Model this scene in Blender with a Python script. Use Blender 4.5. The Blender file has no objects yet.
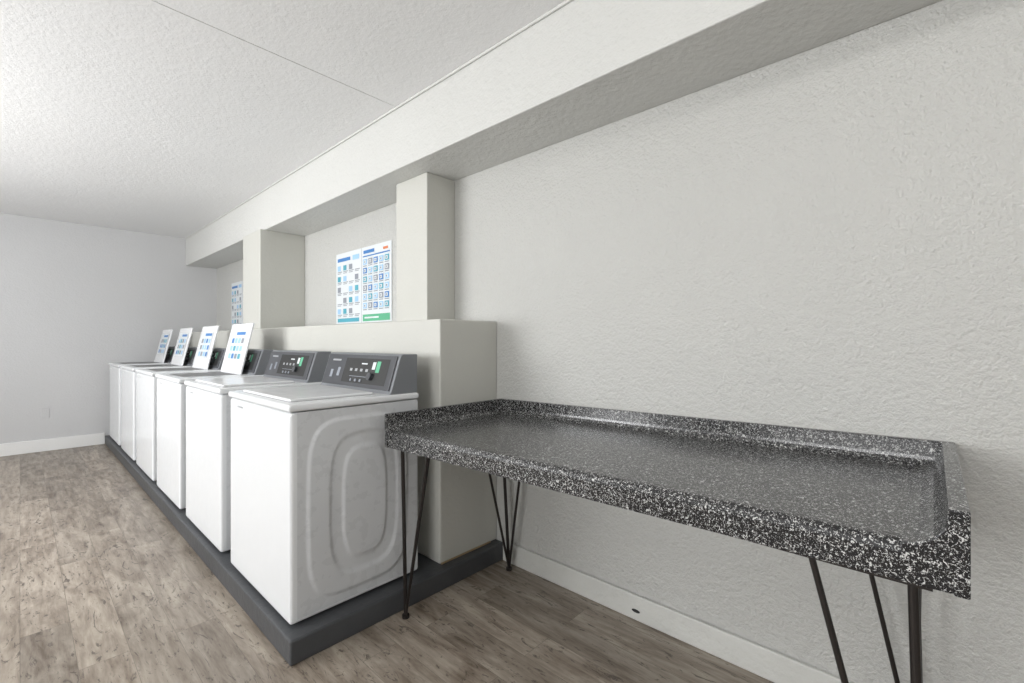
import bpy, bmesh, math, random
from mathutils import Vector, Matrix
random.seed(7)
S = bpy.context.scene
S.view_settings.view_transform = 'Standard'
S.view_settings.look = 'None'
S.view_settings.gamma = 1.03

# ------------------------------------------------------------------ materials
def new_mat(name):
    m = bpy.data.materials.new(name); m.use_nodes = True
    nt = m.node_tree; b = nt.nodes['Principled BSDF']
    return m, nt, b
def N(nt, t, **kw):
    n = nt.nodes.new(t)
    for k, v in kw.items():
        if k in n.inputs: n.inputs[k].default_value = v
        else: setattr(n, k, v)
    return n
def L(nt, a, b): nt.links.new(a, b)
def simple(name, col, rough=0.5, metal=0.0, noise=0.0, nscale=20):
    m, nt, b = new_mat(name)
    b.inputs['Base Color'].default_value = (*col, 1)
    b.inputs['Roughness'].default_value = rough
    b.inputs['Metallic'].default_value = metal
    tc = N(nt, 'ShaderNodeTexCoord'); n = N(nt, 'ShaderNodeTexNoise', Scale=nscale, Detail=3.0)
    L(nt, tc.outputs['Object'], n.inputs['Vector'])
    mr = N(nt, 'ShaderNodeMapRange'); mr.inputs['To Min'].default_value = max(0, rough-0.05); mr.inputs['To Max'].default_value = min(1, rough+0.05)
    L(nt, n.outputs['Fac'], mr.inputs['Value']); L(nt, mr.outputs['Result'], b.inputs['Roughness'])
    return m
def plaster(name, col, bump=0.25, scale=70, rough=0.55, var=0.03, dist=0.004):
    m, nt, b = new_mat(name)
    tc = N(nt, 'ShaderNodeTexCoord')
    n1 = N(nt, 'ShaderNodeTexNoise', Scale=scale, Detail=4.0, Roughness=0.6)
    n2 = N(nt, 'ShaderNodeTexNoise', Scale=scale*0.28, Detail=3.0, Roughness=0.6, Distortion=0.6)
    n3 = N(nt, 'ShaderNodeTexNoise', Scale=1.6, Detail=3.0)
    for n in (n1, n2, n3): L(nt, tc.outputs['Object'], n.inputs['Vector'])
    ad = N(nt, 'ShaderNodeMath', operation='ADD'); mu = N(nt, 'ShaderNodeMath', operation='MULTIPLY'); mu.inputs[1].default_value = 0.9
    L(nt, n2.outputs['Fac'], mu.inputs[0]); L(nt, n1.outputs['Fac'], ad.inputs[0]); L(nt, mu.outputs[0], ad.inputs[1])
    bp = N(nt, 'ShaderNodeBump', Strength=bump, Distance=dist)
    L(nt, ad.outputs[0], bp.inputs['Height']); L(nt, bp.outputs[0], b.inputs['Normal'])
    mx = N(nt, 'ShaderNodeMix', data_type='RGBA')
    mx.inputs[6].default_value = (*[c*(1-var) for c in col], 1); mx.inputs[7].default_value = (*[min(1, c*(1+var)) for c in col], 1)
    L(nt, n3.outputs['Fac'], mx.inputs[0]); L(nt, mx.outputs[2], b.inputs['Base Color'])
    b.inputs['Roughness'].default_value = rough
    return m
M_wall = plaster('paint_wall_textured', (0.55, 0.548, 0.525), 1.0, 85, 0.34, dist=0.008)
M_far = plaster('paint_wall_far', (0.57, 0.57, 0.575), 0.6, 65, 0.5)
M_ledge = plaster('paint_ledge', (0.56, 0.557, 0.515), 0.45, 45, 0.45)
M_beam = plaster('paint_beam', (0.61, 0.61, 0.588), 0.85, 40, 0.45, dist=0.006)
M_ceil = plaster('paint_ceiling', (0.82, 0.82, 0.82), 0.7, 60, 0.6)
M_trim = plaster('paint_trim', (0.80, 0.80, 0.79), 0.4, 30, 0.35, 0.04)
M_trimold = plaster('paint_trim_worn', (0.62, 0.62, 0.59), 1.0, 22, 0.4, 0.22, dist=0.008)
M_caulk = plaster('caulk_stained', (0.36, 0.27, 0.16), 0.8, 60, 0.6, 0.4)
M_plinth = plaster('paint_plinth', (0.056, 0.059, 0.064), 0.6, 30, 0.45, 0.35)
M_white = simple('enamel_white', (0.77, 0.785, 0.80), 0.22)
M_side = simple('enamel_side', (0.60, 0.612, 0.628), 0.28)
M_lid = simple('enamel_lid', (0.80, 0.81, 0.825), 0.2)
M_char = simple('console_charcoal', (0.052, 0.055, 0.063), 0.35)
M_cgrey = simple('console_endcap', (0.19, 0.20, 0.215), 0.4)
M_silver = simple('silver_plastic', (0.45, 0.46, 0.48), 0.3, 0.4)
M_black = simple('black_rubber', (0.012, 0.012, 0.012), 0.5)
M_green = simple('label_green', (0.10, 0.42, 0.24), 0.5)
M_blue = simple('print_blue', (0.05, 0.20, 0.50), 0.5)
M_teal = simple('print_teal', (0.08, 0.36, 0.46), 0.5)
M_pgrey = simple('print_grey', (0.26, 0.28, 0.32), 0.5)
M_lblue = simple('print_lightblue', (0.34, 0.56, 0.78), 0.5)
M_paper = simple('poster_paper', (0.72, 0.75, 0.77), 0.35)
M_red = simple('print_orange', (0.65, 0.20, 0.08), 0.5)
M_steel = simple('leg_steel_dark', (0.035, 0.030, 0.028), 0.4, 0.6)
M_scuff = simple('scuff_dark', (0.03, 0.03, 0.03), 0.8)
M_gap = simple('groove_dark', (0.20, 0.20, 0.20), 0.8)

def speckle():
    m, nt, b = new_mat('laminate_black_speckle')
    tc = N(nt, 'ShaderNodeTexCoord')
    def layer(scale, lo, hi, rnd=1.0):
        w = N(nt, 'ShaderNodeTexNoise', Scale=scale, Detail=2.5, Roughness=0.65, Distortion=1.2)
        L(nt, tc.outputs['Object'], w.inputs['Vector'])
        r = N(nt, 'ShaderNodeMapRange'); r.inputs['From Min'].default_value = lo; r.inputs['From Max'].default_value = hi
        L(nt, w.outputs['Fac'], r.inputs['Value']); return r.outputs['Result']
    a = layer(140, 0.60, 0.625); c = layer(240, 0.60, 0.63)
    mx = N(nt, 'ShaderNodeMath', operation='MAXIMUM'); L(nt, a, mx.inputs[0]); L(nt, c, mx.inputs[1])
    mix = N(nt, 'ShaderNodeMix', data_type='RGBA')
    mix.inputs[6].default_value = (0.010, 0.010, 0.012, 1); mix.inputs[7].default_value = (0.60, 0.60, 0.585, 1)
    L(nt, mx.outputs[0], mix.inputs[0]); L(nt, mix.outputs[2], b.inputs['Base Color'])
    b.inputs['Roughness'].default_value = 0.25
    b.inputs['Coat Weight'].default_value = 0.2; b.inputs['Coat Roughness'].default_value = 0.15
    n = N(nt, 'ShaderNodeTexNoise', Scale=9.0, Detail=2.0); L(nt, tc.outputs['Object'], n.inputs['Vector'])
    bp = N(nt, 'ShaderNodeBump', Strength=0.12, Distance=0.004); L(nt, n.outputs['Fac'], bp.inputs['Height']); L(nt, bp.outputs[0], b.inputs['Normal'])
    return m
M_speck = speckle()

def wood():
    m, nt, b = new_mat('floor_weathered_planks')
    tc = N(nt, 'ShaderNodeTexCoord')
    mp = N(nt, 'ShaderNodeMapping'); mp.inputs['Rotation'].default_value = (0, 0, math.radians(90))
    L(nt, tc.outputs['Object'], mp.inputs['Vector'])
    br = N(nt, 'ShaderNodeTexBrick', Scale=1.0)
    br.offset = 0.37; br.inputs['Mortar Size'].default_value = 0.0009; br.inputs['Brick Width'].default_value = 1.22; br.inputs['Row Height'].default_value = 0.155
    br.inputs['Color1'].default_value = (0, 0, 0, 1); br.inputs['Color2'].default_value = (1, 1, 1, 1); br.inputs['Mortar'].default_value = (0.5, 0.5, 0.5, 1); br.inputs['Bias'].default_value = 0
    L(nt, mp.outputs[0], br.inputs['Vector'])
    sep = N(nt, 'ShaderNodeSeparateColor'); L(nt, br.outputs['Color'], sep.inputs[0])
    cmb = N(nt, 'ShaderNodeCombineXYZ'); mu = N(nt, 'ShaderNodeMath', operation='MULTIPLY'); mu.inputs[1].default_value = 37.0
    L(nt, sep.outputs[0], mu.inputs[0]); L(nt, mu.outputs[0], cmb.inputs[0]); L(nt, mu.outputs[0], cmb.inputs[2])
    va = N(nt, 'ShaderNodeVectorMath', operation='ADD'); L(nt, mp.outputs[0], va.inputs[0]); L(nt, cmb.outputs[0], va.inputs[1])
    def stretched(sx, sy, detail, dist=0.0, rough=0.6):
        mm = N(nt, 'ShaderNodeMapping'); mm.inputs['Scale'].default_value = (sx, sy, 1)
        L(nt, va.outputs[0], mm.inputs['Vector'])
        n = N(nt, 'ShaderNodeTexNoise', Scale=1.0, Detail=detail, Roughness=rough, Distortion=dist); L(nt, mm.outputs[0], n.inputs['Vector']); return n.outputs['Fac']
    g1 = stretched(4.0, 36, 6, 0.4, 0.7); g2 = stretched(2.2, 7, 4, 1.2); g3 = stretched(5.0, 18, 7, 3.0, 0.75)
    cr = N(nt, 'ShaderNodeValToRGB')
    e = cr.color_ramp.elements; e[0].position = 0.36; e[0].color = (0.138, 0.104, 0.076, 1); e[1].position = 0.63; e[1].color = (0.42, 0.365, 0.30, 1)
    mixf = N(nt, 'ShaderNodeMath', operation='ADD'); h1 = N(nt, 'ShaderNodeMath', operation='MULTIPLY'); h1.inputs[1].default_value = 0.45
    h2 = N(nt, 'ShaderNodeMath', operation='MULTIPLY'); h2.inputs[1].default_value = 0.55
    L(nt, g1, h1.inputs[0]); L(nt, g2, h2.inputs[0]); L(nt, h1.outputs[0], mixf.inputs[0]); L(nt, h2.outputs[0], mixf.inputs[1])
    L(nt, mixf.outputs[0], cr.inputs[0])
    tint = N(nt, 'ShaderNodeMapRange'); tint.inputs['To Min'].default_value = 0.82; tint.inputs['To Max'].default_value = 1.12
    L(nt, sep.outputs[0], tint.inputs['Value'])
    vm = N(nt, 'ShaderNodeVectorMath', operation='SCALE'); L(nt, cr.outputs[0], vm.inputs[0]); L(nt, tint.outputs[0], vm.inputs['Scale'])
    ck = N(nt, 'ShaderNodeMapRange'); ck.inputs['From Min'].default_value = 0.565; ck.inputs['From Max'].default_value = 0.62
    L(nt, g3, ck.inputs['Value'])
    ckm = N(nt, 'ShaderNodeMath', operation='MULTIPLY'); ckm.inputs[1].default_value = 0.85; L(nt, ck.outputs[0], ckm.inputs[0])
    mx = N(nt, 'ShaderNodeMix', data_type='RGBA'); L(nt, ckm.outputs[0], mx.inputs[0]); L(nt, vm.outputs[0], mx.inputs[6]); mx.inputs[7].default_value = (0.066, 0.051, 0.041, 1)
    mo = N(nt, 'ShaderNodeMix', data_type='RGBA'); mf = N(nt, 'ShaderNodeMath', operation='MULTIPLY'); mf.inputs[1].default_value = 0.6
    L(nt, br.outputs['Fac'], mf.inputs[0]); L(nt, mf.outputs[0], mo.inputs[0]); L(nt, mx.outputs[2], mo.inputs[6]); mo.inputs[7].default_value = (0.08, 0.065, 0.05, 1)
    L(nt, mo.outputs[2], b.inputs['Base Color'])
    b.inputs['Roughness'].default_value = 0.36
    bp = N(nt, 'ShaderNodeBump', Strength=0.2, Distance=0.002); L(nt, g1, bp.inputs['Height']); L(nt, bp.outputs[0], b.inputs['Normal'])
    return m
M_wood = wood()

# ------------------------------------------------------------------ mesh helpers
def link(o, parent=None):
    S.collection.objects.link(o)
    if parent: o.parent = parent
    return o
def obj(name, me, mat=None, parent=None, smooth=False):
    o = bpy.data.objects.new(name, me)
    if mat and not me.materials: me.materials.append(mat)
    if smooth:
        for p in me.polygons: p.use_smooth = True
    return link(o, parent)
def box(name, lo, hi, mat, parent=None, bevel=0.0, seg=2):
    bm = bmesh.new(); bmesh.ops.create_cube(bm, size=1)
    lo = Vector(lo); hi = Vector(hi)
    for v in bm.verts:
        v.co = Vector([lo[i] + (v.co[i]+0.5)*(hi[i]-lo[i]) for i in range(3)])
    if bevel > 0: bmesh.ops.bevel(bm, geom=bm.edges[:], offset=bevel, segments=seg, affect='EDGES', profile=0.5)
    me = bpy.data.meshes.new(name); bm.to_mesh(me); bm.free()
    return obj(name, me, mat, parent)
def prism(name, prof, axis, a, b, mat, parent=None, bevel=0.0, seg=2):
    bm = bmesh.new()
    def P(p, t): return (p[0], t, p[1]) if axis == 'y' else (t, p[0], p[1])
    A = [bm.verts.new(P(p, a)) for p in prof]; B = [bm.verts.new(P(p, b)) for p in prof]
    n = len(prof); bm.faces.new(A); bm.faces.new(B[::-1])
    for i in range(n): bm.faces.new([A[i], B[i], B[(i+1) % n], A[(i+1) % n]])
    bmesh.ops.recalc_face_normals(bm, faces=bm.faces[:])
    if bevel > 0: bmesh.ops.bevel(bm, geom=bm.edges[:], offset=bevel, segments=seg, affect='EDGES', profile=0.5)
    me = bpy.data.meshes.new(name); bm.to_mesh(me); bm.free()
    return obj(name, me, mat, parent)
def rod(name, p, q, r, mat, parent=None, seg=12):
    p = Vector(p); q = Vector(q); d = q-p
    bm = bmesh.new(); bmesh.ops.create_cone(bm, cap_ends=True, segments=seg, radius1=r, radius2=r, depth=d.length)
    M = Matrix.Translation((p+q)/2) @ d.to_track_quat('Z', 'Y').to_matrix().to_4x4()
    bmesh.ops.transform(bm, matrix=M, verts=bm.verts)
    me = bpy.data.meshes.new(name); bm.to_mesh(me); bm.free()
    return obj(name, me, mat, parent, smooth=False)
def empty(name, loc=(0, 0, 0)):
    e = bpy.data.objects.new(name, None); e.location = loc; e.empty_display_size = 0.1
    return link(e)
def join(objs, name):
    bpy.ops.object.select_all(action='DESELECT')
    for o in objs: o.select_set(True)
    bpy.context.view_layer.objects.active = objs[0]
    bpy.ops.object.join(); objs[0].name = name; objs[0].data.name = name
    return objs[0]

# ------------------------------------------------------------------ room
XW, YF, XL, YB, ZC = 1.936, 7.62, -2.5, -2.2, 2.71
box('floor', (XL-0.1, YB-0.1, -0.1), (XW+0.1, YF+0.1, 0), M_wood)
box('ceiling', (XL-0.1, YB-0.1, ZC), (XW+0.1, YF+0.1, ZC+0.1), M_ceil)
box('wall_right', (XW, YB-0.1, 0), (XW+0.1, YF+0.1, ZC), M_wall)
box('wall_far', (XL-0.1, YF, 0), (XW, YF+0.1, ZC), M_far)
box('wall_back', (XL-0.1, YB-0.1, 0), (XW, YB, ZC), M_wall)
wy = [(-0.6, 1.6), (3.0, 5.4)]
parts = [box('wl', (XL-0.1, YB, 0), (XL, YF, 0.9), M_wall), box('wl', (XL-0.1, YB, 2.25), (XL, YF, ZC), M_wall)]
ys = [YB, wy[0][0], wy[0][1], wy[1][0], wy[1][1], YF]
for i in (0, 2, 4): parts.append(box('wl', (XL-0.1, ys[i], 0.9), (XL, ys[i+1], 2.25), M_wall))
join(parts, 'wall_left')
for k, (a, b) in enumerate(wy):
    e = empty('window_%d' % (k+1))
    for nm, lo, hi in [('frame_bottom', (XL-0.09, a, 0.9), (XL-0.02, b, 0.95)), ('frame_top', (XL-0.09, a, 2.2), (XL-0.02, b, 2.25)),
                       ('frame_side_1', (XL-0.09, a, 0.95), (XL-0.02, a+0.05, 2.2)), ('frame_side_2', (XL-0.09, b-0.05, 0.95), (XL-0.02, b, 2.2)),
                       ('mullion', (XL-0.08, (a+b)/2-0.02, 0.95), (XL-0.03, (a+b)/2+0.02, 2.2))]:
        box(nm, lo, hi, M_trim, e, 0.004)

box('beam_ceiling', (1.563, YB, 2.332), (XW, YF, ZC), M_beam, bevel=0.006)
box('trim_1', (1.550, YB, ZC-0.014), (1.563, YF, ZC), M_beam, bevel=0.004)
box('trim_2', (XL, 2.40, ZC-0.003), (1.548, 2.412, ZC), M_ceil, bevel=0.001)
box('wall_ledge', (1.508, 1.913, 0.10), (XW, YF, 1.40), M_ledge, bevel=0.008)
box('trim_3', (1.512, 1.904, 0.10), (XW-0.06, 1.913, 0.109), M_caulk, bevel=0.003)
box('column', (1.711, 2.30, 1.40), (XW, 2.64, 2.332), M_ledge, bevel=0.006)
box('column.001', (1.521, 4.61, 1.40), (XW, 5.09, 2.332), M_ledge, bevel=0.006)
box('plinth_concrete', (0.72, 1.85, 0), (XW, YF, 0.10), M_plinth, bevel=0.008)
bb = box('baseboard_right', (XW-0.018, YB, 0), (XW, 1.85, 0.115), M_trimold, bevel=0.005)
box('baseboard_far', (XL, YF-0.02, 0), (0.72, YF, 0.14), M_trim, bevel=0.004)
box('baseboard_left', (XL, YB, 0), (XL+0.018, YF-0.02, 0.12), M_trim, bevel=0.004)
bm = bmesh.new(); bmesh.ops.create_cone(bm, cap_ends=True, segments=16, radius1=0.016, radius2=0.014, depth=0.002)
for v in bm.verts: v.co = Vector((XW-0.019 + v.co.z, 1.00+v.co.x*1.3, 0.045+v.co.y*0.5))
me = bpy.data.meshes.new('scuff'); bm.to_mesh(me); bm.free(); obj('scuff_mark', me, M_scuff, bb)
e = empty('outlet_plate', (0.20, YF, 0.44))
box('plate', (-0.035, -0.008, -0.058), (0.035, 0, 0.058), M_far, e, 0.003)
for dz in (-0.034, 0.008): box('socket', (-0.016, -0.010, dz), (0.016, -0.006, dz+0.028), M_far, e, 0.003)

# ------------------------------------------------------------------ washers
D, W, H = 0.635, 0.785, 0.92
def side_mesh():
    nx, nz = 90, 130
    x0, x1, z0, z1 = 0.028, D-0.012, 0.030, 0.885
    def sm(t): t = max(0, min(1, t)); return t*t*(3-2*t)
    def se(u, w, cu, cw, ru, rw, p):
        return (abs((u-cu)/ru)**p + abs((w-cw)/rw)**p)**(1/p)
    vs = []; fs = []
    for j in range(nz+1):
        for i in range(nx+1):
            x = x0+(x1-x0)*i/nx; z = z0+(z1-z0)*j/nz
            cx = 0.315; cz = 0.455
            o = se(x, z, cx, cz, 0.25, 0.395, 4.5)
            h = 0.008*sm((1.0-o)/0.05)
            r = se(x, z, cx+0.02, cz, 0.175, 0.325, 3.6)
            h -= 0.0065*sm((1.0-r)/0.09)
            r2 = se(x, z, cx+0.02, cz, 0.115, 0.265, 3.4)
            h += 0.0065*sm((1.0-r2)/0.11)
            vs.append((x, -0.001-h, z))
    for j in range(nz):
        for i in range(nx):
            a = j*(nx+1)+i; fs.append((a, a+1, a+nx+2, a+nx+1))
    me = bpy.data.meshes.new('side_panel'); me.from_pydata(vs, [], fs); me.update()
    for p in me.polygons: p.use_smooth = True
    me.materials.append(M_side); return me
SIDE = side_mesh()

def quadplate(name, mats_rects, origin, ux, uy, n, parent):
    origin = Vector(origin); ux = Vector(ux); uy = Vector(uy); n = Vector(n)
    me = bpy.data.meshes.new(name); vs = []; fs = []; ms = []; mi = []
    for (a, b, c, d, m, l) in mats_rects:
        k = len(vs)
        for (p, q) in ((a, b), (c, b), (c, d), (a, d)):
            vs.append(origin+ux*p+uy*q+n*(0.0008*l))
        fs.append((k, k+1, k+2, k+3))
        if m not in ms: ms.append(m)
        mi.append(ms.index(m))
    me.from_pydata([tuple(v) for v in vs], [], fs)
    for m in ms: me.materials.append(m)
    for p, i in zip(me.polygons, mi): p.material_index = i
    return obj(name, me, None, parent)

def washer(y, open_lid):
    e = empty('washing_machine', (0.75, y, 0.10))
    box('cabinet', (0, 0, 0.012), (D, W, 0.885), M_white, e, 0.014, 3)
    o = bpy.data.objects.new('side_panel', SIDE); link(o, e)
    for i, (a, b) in enumerate(((0.05, 0.06), (0.05, W-0.06), (D-0.06, 0.06), (D-0.06, W-0.06))):
        rod('foot_%d' % i, (a, b, 0), (a, b, 0.03), 0.02, M_black, e)
    box('top_deck', (-0.008, -0.006, 0.889), (D, W+0.006, H), M_white, e, 0.011, 3)
    ly0, ly1, lx0, lx1 = (0.16, W-0.11, 0.035, 0.43) if open_lid else (0.09, W-0.09, 0.035, 0.43)
    if not open_lid:
        box('lid', (lx0, ly0, H-0.003), (lx1, ly1, H+0.012), M_lid, e, 0.006, 3)
        box('lid_seam', (lx0-0.004, ly0-0.004, H-0.002), (lx1+0.004, ly1+0.004, H+0.0008), M_gap, e)
    else:
        box('tub_opening', (lx0+0.02, ly0+0.02, H-0.002), (lx1-0.02, ly1-0.02, H+0.001), M_gap, e)
        lid = box('lid', (0, ly0, 0), (0.016, ly1, 0.42), M_lid, e, 0.006, 3)
        lid.location = (lx1-0.01, 0, H+0.002); lid.rotation_euler = (0, math.radians(13), 0)
        w = ly1-ly0
        rects = [(0.08, 0.10, w-0.07, 0.36, M_paper, 1), (0.10, 0.32, w-0.2, 0.345, M_blue, 2)]
        for r in range(3):
            for c in range(4):
                x0 = 0.10+c*0.08; z0 = 0.12+r*0.065
                rects.append((x0, z0, x0+0.058, z0+0.042, random.choice([M_lblue, M_pgrey, M_teal, M_blue]), 2))
        s = quadplate('instruction_sticker', rects, (-0.0012, ly0, 0), (0, 1, 0), (0, 0, 1), (-1, 0, 0), e)
        s.location = lid.location; s.rotation_euler = lid.rotation_euler
    cx0, cx1, cz = 0.47, D, 0.195
    prof = [(cx0, H-0.002), (cx0+0.012, H+0.015), (cx0+0.065, H+cz-0.01), (cx0+0.08, H+cz), (cx1, H+cz), (cx1, H-0.002)]
    prism('console_body', prof, 'y', 0.012, W-0.012, M_cgrey, e, 0.004)
    p0 = Vector((cx0+0.012, 0, H+0.015)); p1 = Vector((cx0+0.065, 0, H+cz-0.01))
    up = (p1-p0).normalized(); n = Vector((-up.z, 0, up.x)); ln = (p1-p0).length
    prism('console_panel', [((p0+n*0.001).x, (p0).z), ((p0+n*0.006).x, (p0+n*0.006).z), ((p1+n*0.006).x, (p1+n*0.006).z), ((p1+n*0.001).x, p1.z)], 'y', 0.03, W-0.03, M_char, e, 0.0015)
    rects = [(0.05, 0.02, 0.50, ln-0.02, M_black, 1), (0.56, ln-0.04, 0.66, ln-0.03, M_silver, 2)]
    for k in range(4): rects.append((0.24+k*0.055, 0.085, 0.265+k*0.055, 0.10, M_silver, 2))
    rects += [(0.24, 0.055, 0.42, 0.058, M_pgrey, 2), (0.13, 0.085, 0.165, 0.145, M_green, 2), (0.175, 0.10, 0.205, 0.14, M_paper, 2),
              (0.26, 0.125, 0.32, 0.132, M_paper, 2), (0.54, 0.05, 0.57, 0.10, M_pgrey, 2), (0.62, 0.04, 0.65, 0.085, M_pgrey, 2)]
    q = p0+n*0.0062
    quadplate('console_decal', rects, (q.x, 0.03, q.z), (0, 1, 0), tuple(up), tuple(n), e)
    c = p0+up*0.06+n*0.004
    rod('dial', (c.x, 0.225, c.z), (c.x+n.x*0.02, 0.225, c.z+n.z*0.02), 0.02, M_char, e, 24)
    for k in range(3):
        c2 = p0+up*0.035+n*0.004
        rod('button_%d' % k, (c2.x, 0.32+k*0.05, c2.z), (c2.x+n.x*0.008, 0.32+k*0.05, c2.z+n.z*0.008), 0.008, M_pgrey, e, 16)
    box('badge', (-0.0025, W-0.20, 0.848), (0.001, W-0.13, 0.856), M_silver, e, 0.001)
    return e
for i in range(6):
    washer(1.93+0.95*i, i >= 2)

# ------------------------------------------------------------------ posters
def poster(y0, y1):
    e = empty('instruction_poster', (XW-0.006, y1, 1.437)); w = y1-y0; h = 0.62
    box('board', (0.0, -w, 0), (0.004, 0, h), M_paper, e)
    R = []
    half = w/2
    def r(a, b, c, d, m, l=2): R.append((a, b, c, d, m, l))
    r(half-0.003, 0, half+0.001, h, M_pgrey, 1)
    r(0.03, h-0.075, half-0.19, h-0.045, M_blue); r(half-0.15, h-0.08, half-0.04, h-0.04, M_lblue)
    for k in range(5):
        z = h-0.155-k*0.095
        for c in range(4):
            x = 0.03+c*0.102
            if (k+c) % 4 != 3: r(x, z, x+0.058, z+0.045, [M_lblue, M_teal, M_pgrey, M_teal][(k*3+c) % 4])
            r(x, z-0.013, x+0.082, z-0.006, M_pgrey); r(x, z-0.026, x+0.065, z-0.020, M_pgrey)
    r(0.03, 0.012, half-0.04, 0.045, M_teal)
    r(half+0.03, h-0.055, half+0.20, h-0.028, M_blue); r(half+0.33, h-0.055, half+0.40, h-0.035, M_red)
    r(half+0.02, h-0.082, w-0.02, h-0.072, M_blue)
    for k in range(6):
        z = h-0.145-k*0.072
        for c in range(5):
            x = half+0.025+c*0.082
            r(x, z, x+0.062, z+0.046, [M_lblue, M_pgrey, M_blue, M_lblue, M_teal][(k*2+c) % 5])
            r(x+0.012, z+0.010, x+0.045, z+0.036, M_paper, 3)
            r(x+0.02, z+0.015, x+0.035, z+0.03, M_pgrey, 4)
            r(x, z-0.014, x+0.06, z-0.007, M_pgrey)
    r(half+0.02, 0.010, w-0.02, 0.065, M_green); r(half+0.05, 0.032, w-0.18, 0.045, M_paper, 3)
    quadplate('print', R, (-0.0004, 0, 0), (0, -1, 0), (0, 0, 1), (-1, 0, 0), e)
poster(3.04, 3.935)
poster(6.02, 6.92)

# ------------------------------------------------------------------ folding table
TX0, TX1, TY0, TY1 = 1.158, XW-0.004, -0.05, 1.878
ZS, ZT, ZB = 0.865, 0.944, 0.787
def arc(cx, cz, r, a0, a1, n=6):
    return [(cx+r*math.cos(math.radians(a0+(a1-a0)*i/n)), cz+r*math.sin(math.radians(a0+(a1-a0)*i/n))) for i in range(n+1)]
tp = []
tp.append(box('t', (TX0+0.03, TY0+0.02, ZS-0.034), (TX1-0.01, TY1-0.01, ZS+0.0002), M_speck))
prof = [(TX0, ZB), (TX0, ZS-0.022)] + arc(TX0+0.022, ZS-0.022, 0.022, 180, 90, 6)[1:] + [(TX0+0.05, ZS), (TX0+0.05, ZS-0.028), (TX0+0.022, ZS-0.035), (TX0+0.022, ZB)]
tp.append(prism('t', prof, 'y', TY0+0.01, TY1-0.01, M_speck))
th = 0.022; cv = 0.03
def cove(cv): return [(cv*math.cos(math.radians(a)), cv*math.sin(math.radians(a))) for a in (0, -20, -45, -70, -90)]
prof = [(TX1, ZB+0.02), (TX1, ZT), (TX1-th, ZT)] + [(TX1-th-cv+a, ZS+cv+b) for a, b in cove(cv)] + [(TX1-th-cv, ZB+0.02)]
tp.append(prism('t', prof, 'y', TY0+0.003, TY1-0.003, M_speck))
def endlip(y, s, th2, cv, x0):
    prof = [(y, ZB-0.001), (y, ZT-0.0005), (y+s*th2, ZT-0.0005)] + [(y+s*(th2+cv-a), ZS+cv+b+0.0005) for a, b in cove(cv)] + [(y+s*(th2+cv), ZS-0.04), (y+s*0.022, ZS-0.04), (y+s*0.022, ZB-0.001)]
    return prism('t', prof, 'x', x0, TX1-0.001, M_speck)
tp.append(endlip(TY1, -1, 0.02, 0.03, TX0-0.004)); tp.append(endlip(TY0, 1, 0.03, 0.065, TX0-0.004))
table = empty('folding_table')
top = join(tp, 'countertop')
for v in top.data.vertices:
    v.co.z += 0.03*(TY1-v.co.y)/(TY1-TY0)
top.parent = table
bv = top.modifiers.new('b', 'BEVEL'); bv.width = 0.003; bv.segments = 2; bv.limit_method = 'ANGLE'; bv.angle_limit = math.radians(50)
box('underframe_front', (TX0+0.03, 0.0, 0.80), (TX0+0.055, TY1-0.05, 0.83), M_steel, table)
def leg(nm, cx, cy, dx, dy, zt, foot):
    rod(nm+'_rod_1', (cx, cy, zt), foot, 0.009, M_steel, table)
    rod(nm+'_rod_2', (cx+dx, cy, zt), foot, 0.007, M_steel, table)
    rod(nm+'_rod_3', (cx, cy+dy, zt), foot, 0.007, M_steel, table)
    f = Vector(foot); rod(nm+'_foot', (f.x, f.y, 0), (f.x, f.y, 0.014), 0.017, M_steel, table)
    box(nm+'_bracket', (min(cx, cx+dx)-0.015, min(cy, cy+dy)-0.015, zt-0.004), (max(cx, cx+dx)+0.015, max(cy, cy+dy)+0.015, zt+0.03), M_steel, table)
leg('leg_1', 1.20, 1.80, 0.17, -0.20, 0.82, (1.215, 1.795, 0.01))
leg('leg_2', 1.86, 1.80, -0.17, -0.18, 0.82, (1.862, 1.745, 0.01))
leg('leg_3', 1.20, 0.03, 0.17, 0.18, 0.845, (1.21, 0.01, 0.01))
leg('leg_4', 1.86, 0.03, -0.17, 0.18, 0.845, (1.862, 0.04, 0.01))

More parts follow.
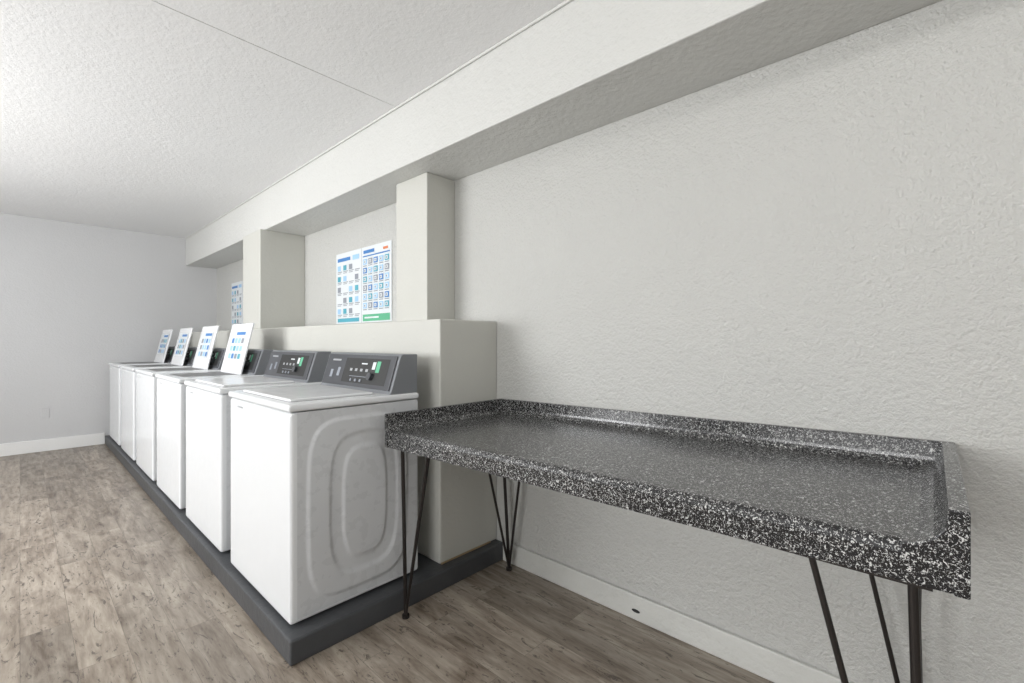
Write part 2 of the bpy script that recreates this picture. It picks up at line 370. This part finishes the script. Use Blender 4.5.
# ------------------------------------------------------------------ lights
def area(name, loc, rot, sx, sy, power, col=(1, 1, 1)):
    l = bpy.data.lights.new(name, 'AREA'); l.shape = 'RECTANGLE'; l.size = sx; l.size_y = sy; l.energy = power; l.color = col
    o = bpy.data.objects.new(name, l); o.location = loc; o.rotation_euler = [math.radians(a) for a in rot]; link(o); return o
area('window_fill', (XL+0.02, 0.5, 1.6), (0, -108, 0), 1.3, 2.1, 62, (1.0, 0.995, 0.985))  # added fill light at the window opening, tilted up to brighten the ceiling
area('window_fill', (XL+0.02, 4.2, 1.6), (0, -110, 0), 1.3, 2.3, 142, (0.98, 0.99, 1.0))  # second added fill, tilted up to lift the ceiling further back
def lamp(x, y, power, drop):
    e = empty('unseen_ceiling_lamp', (x, y, ZC))
    for s in (-0.4, 0.4): rod('stem', (0, s, -drop), (0, s, 0), 0.006, M_trim, e)
    box('housing', (-0.05, -0.6, -0.03-drop), (0.05, 0.6, -drop), M_trim, e, 0.005)
    m, nt, b = new_mat('diffuser_lit'); b.inputs['Emission Color'].default_value = (1, 0.985, 0.96, 1); b.inputs['Emission Strength'].default_value = power
    bm = bmesh.new(); bmesh.ops.create_cone(bm, cap_ends=True, segments=20, radius1=0.055, radius2=0.055, depth=1.16)
    for v in bm.verts: v.co = Vector((v.co.x, v.co.z, -0.075-drop+v.co.y))
    me = bpy.data.meshes.new('diffuser'); bm.to_mesh(me); bm.free(); obj('diffuser', me, m, e)
lamp(0.25, -0.95, 19, 0.005); lamp(-0.85, 4.5, 18, 0.24)  # first lamp is added out of view so the beam shades the wall
w = bpy.data.worlds.new('world'); S.world = w; w.use_nodes = True
w.node_tree.nodes['Background'].inputs[0].default_value = (0.85, 0.92, 1, 1); w.node_tree.nodes['Background'].inputs[1].default_value = 1.0

# ------------------------------------------------------------------ camera
c = bpy.data.cameras.new('camera'); c.lens = 16; c.sensor_width = 36; c.clip_start = 0.01
co = bpy.data.objects.new('camera', c); co.location = (0, 0, 1.28); co.rotation_euler = (math.radians(90), 0, -math.radians(47.23)); link(co)
S.camera = co
